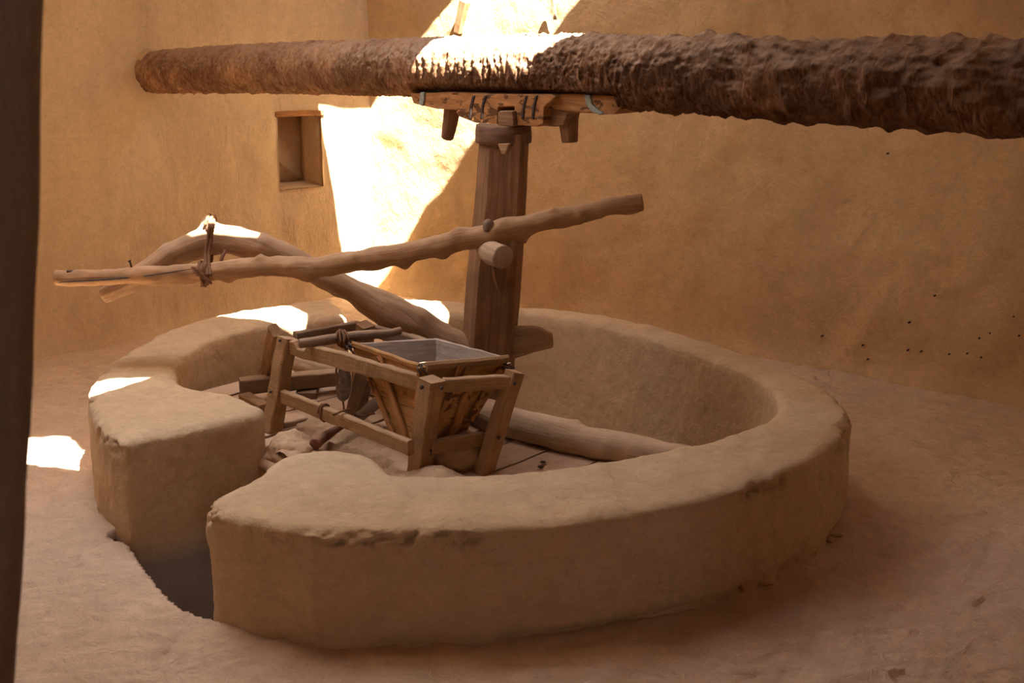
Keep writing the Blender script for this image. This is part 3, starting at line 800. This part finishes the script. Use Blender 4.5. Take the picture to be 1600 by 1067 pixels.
slab_from_outline('strap', [(912, 147), (921, 148), (924, 162), (933, 171), (942, 177), (936, 180), (924, 175), (915, 164)], .265, M['strap'], bt, .134, 11, jit=0)['label'] = 'grey-green metal strap'
p1 = log('peg', [bp(709, 150, .02), bp(706, 175, .02), bp(699, 216, .02)], [.054, .052, .040], M['post'], bt, seg=8, rough=.003, step=.04, seed=2)
p2 = log('peg', [bp(888, 150, .02), bp(888, 180, .02), bp(890, 221, .02)], [.062, .060, .048], M['post'], bt, seg=18, rough=.003, step=.03, seed=3)

# ---------------- the post (vertical shaft)
PY = .45
pst = thing('mill_post', tuple(uy(768, 790, PY)), 'stout square-hewn upright post in the middle of the ring with a dark collar on top', 'post')
def post_mesh():
    secs = [(205, 745, 828), (300, 738, 824), (400, 728, 818), (480, 721, 812), (560, 717, 806), (640, 712, 800), (760, 706, 794), (900, 700, 786)]
    prof_n = 8; V = []; UV = []
    n = 60; rows = []
    ys = np.linspace(206, 880, n)
    for y in ys:
        xl = np.interp(y, [s[0] for s in secs], [s[1] for s in secs]); xr = np.interp(y, [s[0] for s in secs], [s[2] for s in secs])
        A = uy(xl, y, PY); Bq = uy(xr, y, PY); c = (A+Bq)/2; hw = (Bq[0]-A[0])/2*.98
        rows.append((c, hw))
    # octagon with wide faces and narrow chamfers, turned so that a narrow face shows at the left
    prof = []
    a = 1.0; ch = .42
    P8 = [(-a+.62, -a), (a-ch*.35, -a), (a, -a+ch*.35), (a, a-ch), (a-ch, a), (-a+ch, a), (-a, a-ch), (-a, -a+.95)]
    rot = math.radians(-9)
    P8 = [(x*math.cos(rot)-y*math.sin(rot), x*math.sin(rot)+y*math.cos(rot)) for x, y in P8]
    mx = max(abs(p[0]) for p in P8)
    m = 0; prof = []
    for i in range(8):
        p, q = P8[i], P8[(i+1) % 8]
        k = 5 if i % 2 == 0 else 3
        for t in range(k): prof.append((p[0]+(q[0]-p[0])*t/k, p[1]+(q[1]-p[1])*t/k))
    m = len(prof); per = np.r_[0, np.cumsum([math.dist(prof[i], prof[(i+1) % m]) for i in range(m)])][:m]
    for c, hw in rows:
        for i, (x, y) in enumerate(prof):
            V.append((c[0]+x/mx*hw, c[1]+y/mx*hw, c[2])); UV.append((per[i]*.16, c[2]))
    V = np.array(V); dd = .005*np.stack([fbm(V*[1, 1, .3]+i*5, 9, 3, i) for i in range(2)], 1); V[:, :2] += dd
    Fc = grid_faces(m, n, True); Fc = [f[::-1] for f in Fc]; Fc.append(tuple(range(m))); Fc.append(tuple(range((n-1)*m, n*m))[::-1])
    o = mesh_obj('shaft', V, Fc, M['post'], pst, np.array(UV), smooth=False, loc=tuple(uy(768, 790, PY)))
    bm = bmesh.new(); bm.from_mesh(o.data); bmesh.ops.recalc_face_normals(bm, faces=bm.faces); bm.to_mesh(o.data); bm.free()
    return o
post_mesh()
ct = uy(787, 198, PY); cb = uy(787, 222, PY)
log('collar', [cb-np.array([0, 0, 0]), (cb+ct)/2, ct+np.array([0, 0, .012])], [.166, .168, .163], M['collar'], pst, seg=40, step=.02, rough=.003)
log('pivot_pin', [ct, ct+np.array([0, 0, .10])], [.04, .035], M['iron'], pst, seg=14, step=.02)
slab_from_outline('wedge', [(777, 225), (795, 224), (790, 241), (783, 241)], .02, M['pole'], pst, .38, 21, jit=.001)
# rounded peg driven through the post, and the crack shim below it
pk = log('cross_peg', [uy(752, 372, PY+.05), uy(765, 392, PY-.30), uy(786, 402, PY-.46)], [.066, .068, .066], M['dustwood'], pst, seg=22, rough=.006, rsc=10, seed=6, step=.02)
pk['label'] = 'rounded end of a peg driven through the post'
log('loose_splinter', [uy(770, 415, PY-.17), uy(774, 440, PY-.18), uy(783, 462, PY-.175)], [.008, .009, .003], M['pole'], pst, seg=8, step=.02)

# ---------------- the crooked draw branch
br = thing('crooked_branch', tuple(uy(715, 530, .45)), 'heavy crooked branch passing through the post and arching up to the left', 'branch')
YB = .52
bc = [(862, 530, .50), (800, 535, .48), (735, 547, .46), (680, 526, .46), (640, 503, .47), (600, 481, .47), (560, 460, .48), (520, 440, .48), (480, 420, .50), (425, 393, .50), (385, 379, .50), (350, 374, .49), (310, 383, .50), (275, 398, .50), (240, 420, .50), (200, 445, .50), (162, 462, .50)]
brr = [.040, .080, .098, .102, .099, .093, .086, .084, .086, .086, .084, .083, .088, .092, .078, .062, .050]
log('limb', [uy(x, y, Y) for x, y, Y in bc], brr, M['branch'], br, seg=56, rough=.024, rsc=4.2, seed=12, step=.02,
    knots=((.745, 1.5, .06, .035), (.40, -1.2, .03, .08), (.735, 1.2, .03, .05), (.78, -1.0, .03, .05), (.26, -1.4, .02, .06)))
st_ = log('stub', [uy(800, 532, .42), uy(838, 528, .40), uy(862, 528, .40)], [.088, .078, .022], M['branch'], br, seg=12, rough=.006, rsc=8, seed=3, step=.02)
st_['label'] = 'hewn pointed end of the branch behind the post'
log('twig', [uy(352, 392, .42), uy(347, 402, .38), uy(344, 412, .36)], [.012, .011, .009], M['club'], br, seg=8)

# ---------------- the long thin pole
dp = thing('draw_pole', tuple(uy(88, 434, .44)), 'long thin knotty pole lashed to the crooked branch and crossing in front of the post', 'pole')
pc = [(88, 434, .44, .050), (150, 433, .42, .051), (220, 430, .38, .053), (300, 428, .34, .057), (360, 421, .32, .059), (430, 415, .29, .061), (490, 416, .27, .063), (560, 408, .25, .065), (640, 394, .22, .063), (710, 377, .19, .062), (775, 362, .18, .064), (850, 345, .17, .058), (920, 330, .16, .056), (1003, 316, .15, .050)]
log('shaft', [uy(x, y, Y) for x, y, Y, r in pc], [r for *_, r in pc], M['pole'], dp, seg=32, rough=.012, rsc=8, seed=21, step=.02,
    knots=((.26, 0, .03, .03), (.30, -1.5, .026, .04), (.36, 1.4, .024, .03), (.41, .2, .022, .03), (.44, -1.2, .032, .045), (.52, .5, .025, .035), (.60, -1.4, .036, .042), (.665, -1.3, .028, .04), (.70, 1.3, .024, .04), (.76, .3, .022, .03), (.80, -1.4, .035, .03), (.86, 1.2, .018, .02), (.90, .1, .02, .03)))
log('crack', [uy(92, 441, .384), uy(150, 438, .364), uy(220, 432, .324), uy(300, 420, .284)], [.003, .006, .006, .002], M['iron'], dp, seg=6)['label'] = 'dark split running along the pole end'
for (x, y, Y) in ((113, 424, .43), (924, 323, .14)):
    log('peg_hole', [uy(x-8, y, Y), uy(x+8, y, Y)], [.014, .014], M['iron'], dp, seg=10, flat=.5)['label'] = 'dark peg hole'
nb = uy(206, 420, .38); log('nail', [nb, nb+np.array([-.008, 0, .045]), nb+np.array([-.012, 0, .05])], [.006, .006, .012], M['iron'], dp, seg=8, step=.01)
nb = uy(763, 352, .14); log('bolt_head', [nb-np.array([0, 0, .03]), nb+np.array([0, 0, .02]), nb+np.array([0, 0, .032])], [.03, .032, .016], M['sawn_dark'], dp, seg=14, step=.012)

# rope lashing pole to branch
lr = thing('lashing_rope', tuple(uy(322, 430, .15)), 'twisted brown rope lashing the thin pole up to the crooked branch', 'rope')
for k in range(2):
    dx = k*5-2
    rope('loop', [uy(326+dx, 430, .25), uy(323+dx, 400, .36), uy(327+dx, 372, .395), uy(330+dx, 352, .40), uy(331+dx, 343, .50), uy(333+dx, 352, .62), uy(328+dx, 400, .46), uy(320+dx, 440, .40), uy(318+dx, 446, .33), uy(321+dx, 440, .26)], .010, M['rope'], lr, seed=k)
rope('knot', coil(uy(320, 427, .335), (1, .0, .08), .072, .066, 2.6, .018, 4), .011, M['rope'], lr, seed=7)
rope('knot', [uy(300, 418, .27), uy(308, 420, .24), uy(318, 432, .23), uy(330, 442, .25), uy(322, 436, .23), uy(306, 426, .24), uy(300, 418, .27)], .009, M['rope'], lr, seed=9)
rope('knot', coil(uy(328, 350, .49), (-.9, .1, .2), .05, .05, 1.5, .02, 5), .010, M['rope'], lr, seed=17)

# ---------------- hopper frame
fr = thing('hopper_frame', (-.2, -.3, PZ), 'four-legged timber frame with bolted rails standing inside the ring, holding the hopper', 'frame')
TZ = .85
P1t, P2t, P3t, P4t = uz(449, 527, TZ), uz(675, 592, TZ), uz(805, 580, TZ), uz(571, 507, TZ+.02)
P1b, P2b, P3b, P4b = uz(424, 674, .30), uz(654, 745, .29), uz(754, 741, .29), uz(560, 640, .30)
lx = (P2t-P1t); lx[2] = 0; lx /= np.linalg.norm(lx); sx_ = (P3t-P2t); sx_[2] = 0; sx_ /= np.linalg.norm(sx_)
def leg(pt, pb, w, h, sd, mat='sawn'):
    return timber('leg', pb, pt, w, h, M[mat], fr, up=tuple(-lx*1.0), seed=sd, jit=.005, taper=1.0, step=.05)
leg(P1t, P1b, .095, .09, 1); leg(P2t, P2b, .10, .10, 2)
leg(P3t, P3b, .085, .075, 3); leg(P4t, P4b, .09, .085, 4)
def mix(a, b, t): return np.asarray(a)*(1-t)+np.asarray(b)*t
def rail(a, b, w, h, sd, mat='sawn', nm='rail', **k):
    return timber(nm, a, b, w, h, M[mat], fr, seed=sd, jit=.005, **k)
def uzs(l): return [uz(*q) for q in l]
# near long side: top and bottom rails
r1a = uz(444, 538, .80); r1b = uz(660, 598, .80)
rail(r1a, r1b, .05, .088, 5, notch=(.115, .19, .035), step=.03)
r2a = uz(432, 614, .52); r2b = uz(642, 700, .50)
rail(r2a, r2b, .045, .078, 6)
# right short side
rail(uz(692, 602, .80), uz(795, 596, .80), .05, .075, 7, 'sawn')
rail(uz(672, 700, .46), uz(776, 684, .46), .05, .075, 8, 'sawn', bend=.01)
# far long side rail and left short side rails
rail(uz(582, 517, .80), uz(640, 532, .80), .05, .07, 9, 'sawn_dark')
rail(uz(640, 532, .80), uz(795, 577, .80), .05, .07, 19, 'sawn_dark')
rail(uz(462, 530, .80), uz(560, 512, .80), .05, .085, 10, 'sawn_dark')
rail(mix(P4b, P4t, .45), mix(P3b, P3t, .45), .045, .07, 11, 'sawn_dark')
for q, z in (((661, 607), .80), ((694, 609), .80), ((640, 606), .8), ((645, 699), .50), ((676, 703), .46), ((804, 599), .80), ((780, 684), .46), ((436, 533), .8), ((423, 612), .52)):
    pass
def bolt(px, py_, Y, r=.011): p = uy(px, py_, Y); nail('bolt', p, CAM-p, M['iron'], fr, r)
yP2 = P2t[1]-.055
bolt(659, 605, yP2-.0, .012); bolt(690, 606, yP2-.0, .011); bolt(643, 699, P2b[1]-.03, .012); bolt(674, 703, P2b[1]-.03, .011)
bolt(804, 599, P3t[1]-.055, .011); bolt(779, 684, mix(P3b, P3t, .4)[1]-.055, .011)
bolt(437, 532, P1t[1]-.05, .009); bolt(423, 612, mix(P1b, P1t, .4)[1]-.05, .009)
bolt(565, 575, -.315, .008); bolt(607, 588, -.53, .008)

# extra upright beside the left leg, on a low crossbar with its foot blocks
fs = thing('low_trestle', tuple(uz(425, 600, .36)), 'low crossbar on foot blocks with a short upright board, left of the hopper frame', 'trestle')
timber('crossbar', uz(374, 603, .40), uz(540, 588, .40), .10, .095, M['sawn_dark'], fs, seed=31, jit=.006)
timber('upright', uz(417, 586, .42), uz(430, 516, .84), .085, .06, M['sawn'], fs, up=(.7, .7, 0), seed=32)
timber('foot_block', uz(478, 622, .31), uz(486, 598, .31), .13, .07, M['sawn_dark'], fs, seed=33)
timber('foot_block', uz(382, 622, .34), uz(415, 640, .33), .08, .07, M['sawn'], fs, seed=34)
timber('lath', uz(446, 593, .37), uz(470, 587, .37), .04, .03, M['sawn'], fs, seed=35)
# thick plank edge lying in front of the left leg
tk = timber('loose_board', uz(435, 662, .315), uz(500, 645, .315), .14, .035, M['platform'], seed=36)
tag(tk, 'dusty loose board on the platform right behind the left frame leg', 'board')

# ---------------- the hopper
hp = thing('grain_hopper', tuple(uz(670, 680, .42)), 'tapered plank hopper, open at the top, hung in the right half of the frame', 'hopper')
HT = [uz(549, 537, .885), uz(661, 574, .885), uz(797, 560, .885), uz(681, 528, .885)]      # left, front, right, back
HBm = [uz(614, 676, .44), uz(655, 700, .44), uz(722, 684, .44), uz(680, 660, .44)]
cT = sum(HT)/4; th_ = .022
def lerpq(k, t):
    t = np.clip(t, 0, 1); return HT[k]*(1-t)+HBm[k]*t
def inset(p, k, t, d):
    c = cT*(1-t)+sum(HBm)/4*t; v = c-p; v = v/np.linalg.norm(v); return p+v*d*1.4
for side_i, (a, b) in enumerate(((0, 1), (1, 2), (2, 3), (3, 0))):
    cuts = [0, .27, .55, .80, 1.0]
    for k in range(4):
        t0, t1 = cuts[k]+(.006 if k else 0), cuts[k+1]-.006
        q0 = [lerpq(a, t0), lerpq(b, t0), lerpq(b, t1), lerpq(a, t1)]
        q1 = [inset(lerpq(a, t0), a, t0, th_), inset(lerpq(b, t0), b, t0, th_), inset(lerpq(b, t1), b, t1, th_), inset(lerpq(a, t1), a, t1, th_)]
        box_between('side_plank', q0, q1, M['plank'] if side_i < 2 else M['grey_plank'], hp, seed=side_i*5+k, jit=.005, nu=8)
# outside battens
def batten(a, b, u0, u1, t0, t1, w, sd, mat='plank'):
    p = lerpq(a, t0)*(1-u0)+lerpq(b, t0)*u0; q = lerpq(a, t1)*(1-u1)+lerpq(b, t1)*u1
    n_ = np.cross(lerpq(b, 0)-lerpq(a, 0), lerpq(a, 1)-lerpq(a, 0)); n_ /= np.linalg.norm(n_)
    if (p-cT)@n_ < 0: n_ = -n_
    timber('batten', p+n_*.014, q+n_*.014, w, .024, M[mat], hp, up=tuple(n_), seed=sd, jit=.003)
batten(0, 1, .42, .62, .02, .98, .045, 41, 'block'); batten(0, 1, .10, .14, .35, .98, .03, 42, 'block'); batten(0, 1, .98, .95, 0, .9, .03, 47, 'block')
batten(1, 2, .45, .25, .02, .98, .05, 43, 'block'); batten(1, 2, .95, .90, .12, .75, .05, 44, 'block'); batten(1, 2, .62, .70, .2, .95, .05, 48, 'block')
# worn rounded top lip at the right, small battens in the corners
timber('lip', HT[1]+(HT[2]-HT[1])*.04+np.array([0, 0, .0]), HT[2]-(HT[2]-HT[1])*.03, .035, .045, M['sawn'], hp, seed=45, bev=.012, jit=.006)
timber('lip', HT[0]+(HT[1]-HT[0])*.02, HT[1]-(HT[1]-HT[0])*.03, .026, .030, M['plank'], hp, seed=46, bev=.006, jit=.005)
# wire stitches at the corners
for c, ax in ((HT[1]+np.array([0, 0, -.02]), (1, .2, .9)), (HT[2]+np.array([-.01, 0, -.05]), (.2, .3, .9)), (HT[0]+np.array([.01, 0, -.02]), (.5, .1, .9))):
    rope('corner_binding', coil(c, ax, .028, .034, 1.6, .022, 6), .0045, M['iron'], hp, seed=3)

# stick lying across the frame behind the hopper, with rope tangle
sk = log('cross_stick', [uz(468, 537, .865), uz(530, 528, .875), uz(590, 522, .875), uz(625, 517, .87)], [.027, .028, .026, .022], M['sawn_dark'], seg=18, rough=.004, rsc=12, seed=51)
tag(sk, 'bent weathered stick lying across the top of the frame, left of the hopper', 'stick')
tg = thing('rope_tangle', tuple(uz(536, 530, .87)), 'tangle of brown fibre rope wound on the stick beside the hopper', 'rope')
for k in range(4):
    rope('strand', coil(uz(533+k*2, 529, .87), (1, .35*(k-1.5), .15), .040+.006*k, .040+.004*k, 2.0, .02, 60+k, .25), .006, M['rope'], tg, seed=k)
rope('strand', [uz(540, 530, .88), uz(548, 545, .80), uz(556, 560, .74), uz(566, 585, .66), uz(572, 600, .6)], .006, M['rope'], tg, seed=11)
rope('strand', [uz(560, 585, .66), uz(566, 612, .56), uz(569, 625, .5), uz(562, 612, .56), uz(563, 590, .64)], .004, M['rope'], tg, seed=12)

# hanging stone weight and the stake behind it
hs = thing('hanging_stone', tuple(uz(537, 600, .62)), 'long grey stone hung by a cord from the near top rail of the frame', 'stone')
pA, pB = uz(538, 575, .74), uz(536, 622, .52)
log('stone', [pA+np.array([0, 0, .012]), mix(pA, pB, .12), mix(pA, pB, .5), mix(pA, pB, .9), pB-np.array([0, 0, .01])], [.018, .036, .043, .038, .016], M['stone'], hs, seg=20, rough=.004, rsc=14, seed=3, step=.015)
rope('cord', [pA+np.array([-.03, 0, .05]), pA+np.array([-.045, -.01, -.01]), pA+np.array([-.04, -.02, -.06]), pA+np.array([-.045, -.02, -.09])], .006, M['rope'], hs, seed=1)
rope('cord', [pA+np.array([-.04, 0, .03]), pA+np.array([0, -.02, .055]), pA+np.array([.05, 0, .03]), pA+np.array([.10, .02, .0])], .006, M['rope'], hs, seed=2)
rope('cord', [pB+np.array([0, 0, .02]), pB+np.array([.0, 0, -.03]), pB+np.array([.005, 0, -.07])], .006, M['rope'], hs, seed=3)
rope('cord', coil(mix(r2a, r2b, .38), lx, .033, .048, 1.6, .02, 8), .007, M['rope'], hs, seed=4)
rope('cord', [uz(520, 648, .57), uz(545, 640, .56), uz(560, 650, .52), uz(585, 646, .5)], .006, M['rope'], hs, seed=5)
sk2 = timber('stake', uz(553, 648, .32), uz(572, 576, .74), .075, .09, M['sawn_dark'], up=tuple(-lx), seed=52)
tag(sk2, 'short stout stake standing behind the hanging stone', 'stake')
cb_ = log('club', [uz(492, 694, .36), uz(505, 684, .365), uz(530, 668, .38), uz(560, 649, .42), uz(598, 625, .47)], [.034, .030, .020, .022, .034], M['club'], seg=18, rough=.002, rsc=10, seed=7, step=.02)
tag(cb_, 'red-brown wooden club resting on the mud under the frame', 'club')
sh = log('round_bar', [uz(560, 652, .45), uz(600, 622, .48), uz(625, 612, .5)], [.032, .036, .036], M['sawn_dark'], seg=18, rough=.003, rsc=10, seed=9)
tag(sh, 'grey round bar leaning from the lower rail towards the hopper', 'bar')

# small finds: pebbles and shards on the platform, tufts of straw in the walls
for k, (x, y, z) in enumerate(((848, 722, .31), (845, 729, .31), (497, 573, .31), (405, 678, .31))):
    o = lump('pebble', tuple(uz(x, y, z)), (.017, .012, .008) if k < 2 else (.014, .012, .018), M['iron'] if k != 2 else M['stone'], 70+k, n=8)
    tag(o, ['small dark shard on the planks near the long log, upper of two', 'small dark shard on the planks near the long log, lower of two', 'tiny pale pebble by the long log left of the hanging stone', 'small dark chip beside the foot of the left frame leg'][k], 'pebble')
def uwall(x, y, A, B):
    A = np.array(A); B = np.array(B); n = np.array([-(B-A)[1], (B-A)[0]]); d = ray(x, y); return CAM+d*((A-CAM[:2])@n)/(d[:2]@n)
wn = np.array([-.575, -.82, 0])
for (q0, q1, r, mt, lb) in (((733, 2), (721, 50), .033, 'pole', 'squared wooden peg hanging on the sunlit wall above the trunk beam, left one'), ((870, -6), (872, 30), .014, 'dustwood', 'thin pale stick on the sunlit wall above the trunk beam, right one')):
    a = uwall(*q0, (-.03, 4.38), (2.55, 2.57))+wn*.06; b = uwall(*q1, (-.03, 4.38), (2.55, 2.57))+wn*.05
    o = timber('wall_peg', b, a, r*2, r*1.6, M[mt], up=tuple(wn), taper=1.25, seed=81); tag(o, lb, 'peg')
# tiny holes left by nails in the right wall
for k, (x, y) in enumerate(((1389, 239), (1462, 461), (1422, 503), (1586, 493), (1549, 519), (1532, 527), (1594, 523), (1420, 546), (1441, 548), (1485, 552), (1513, 551), (1535, 557), (1286, 524), (1358, 560), (1350, 538))):
    segs = [q for q in zip(WR[:-1], WR[1:])]
    for A_, B_ in segs:
        p = uwall(x, y, A_, B_)
        if A_[0]-.001 <= p[0] <= B_[0]+.001:
            log('nail_hole', [p-wn*.03, p+wn*.035], [.007, .007], M['iron'], wr, seg=6, step=.05); break
# loose mud crumbs and stones along the foot of the ring (right front)
crumb_spots = [(r_.uniform(-62, -18), r_.uniform(-.02, .03)) for _ in range(5)]
for k, (ad, off) in enumerate(crumb_spots):
    rr_ = float(np.interp(ad, sorted(OUT), [OUT[q] for q in sorted(OUT)]))+off-.01; an = math.radians(ad)
    c = (rr_*math.cos(an), rr_*math.sin(an), .012)
    o = lump('mud_clod', c, (r_.uniform(.015, .045), r_.uniform(.012, .03), r_.uniform(.010, .022)), M['mound'], 90+k, n=8, amp=.35)
    tag(o, 'small dry mud clod lying along the cracked foot of the ring wall, right front', 'clod', 'mud clods along the foot of the ring')
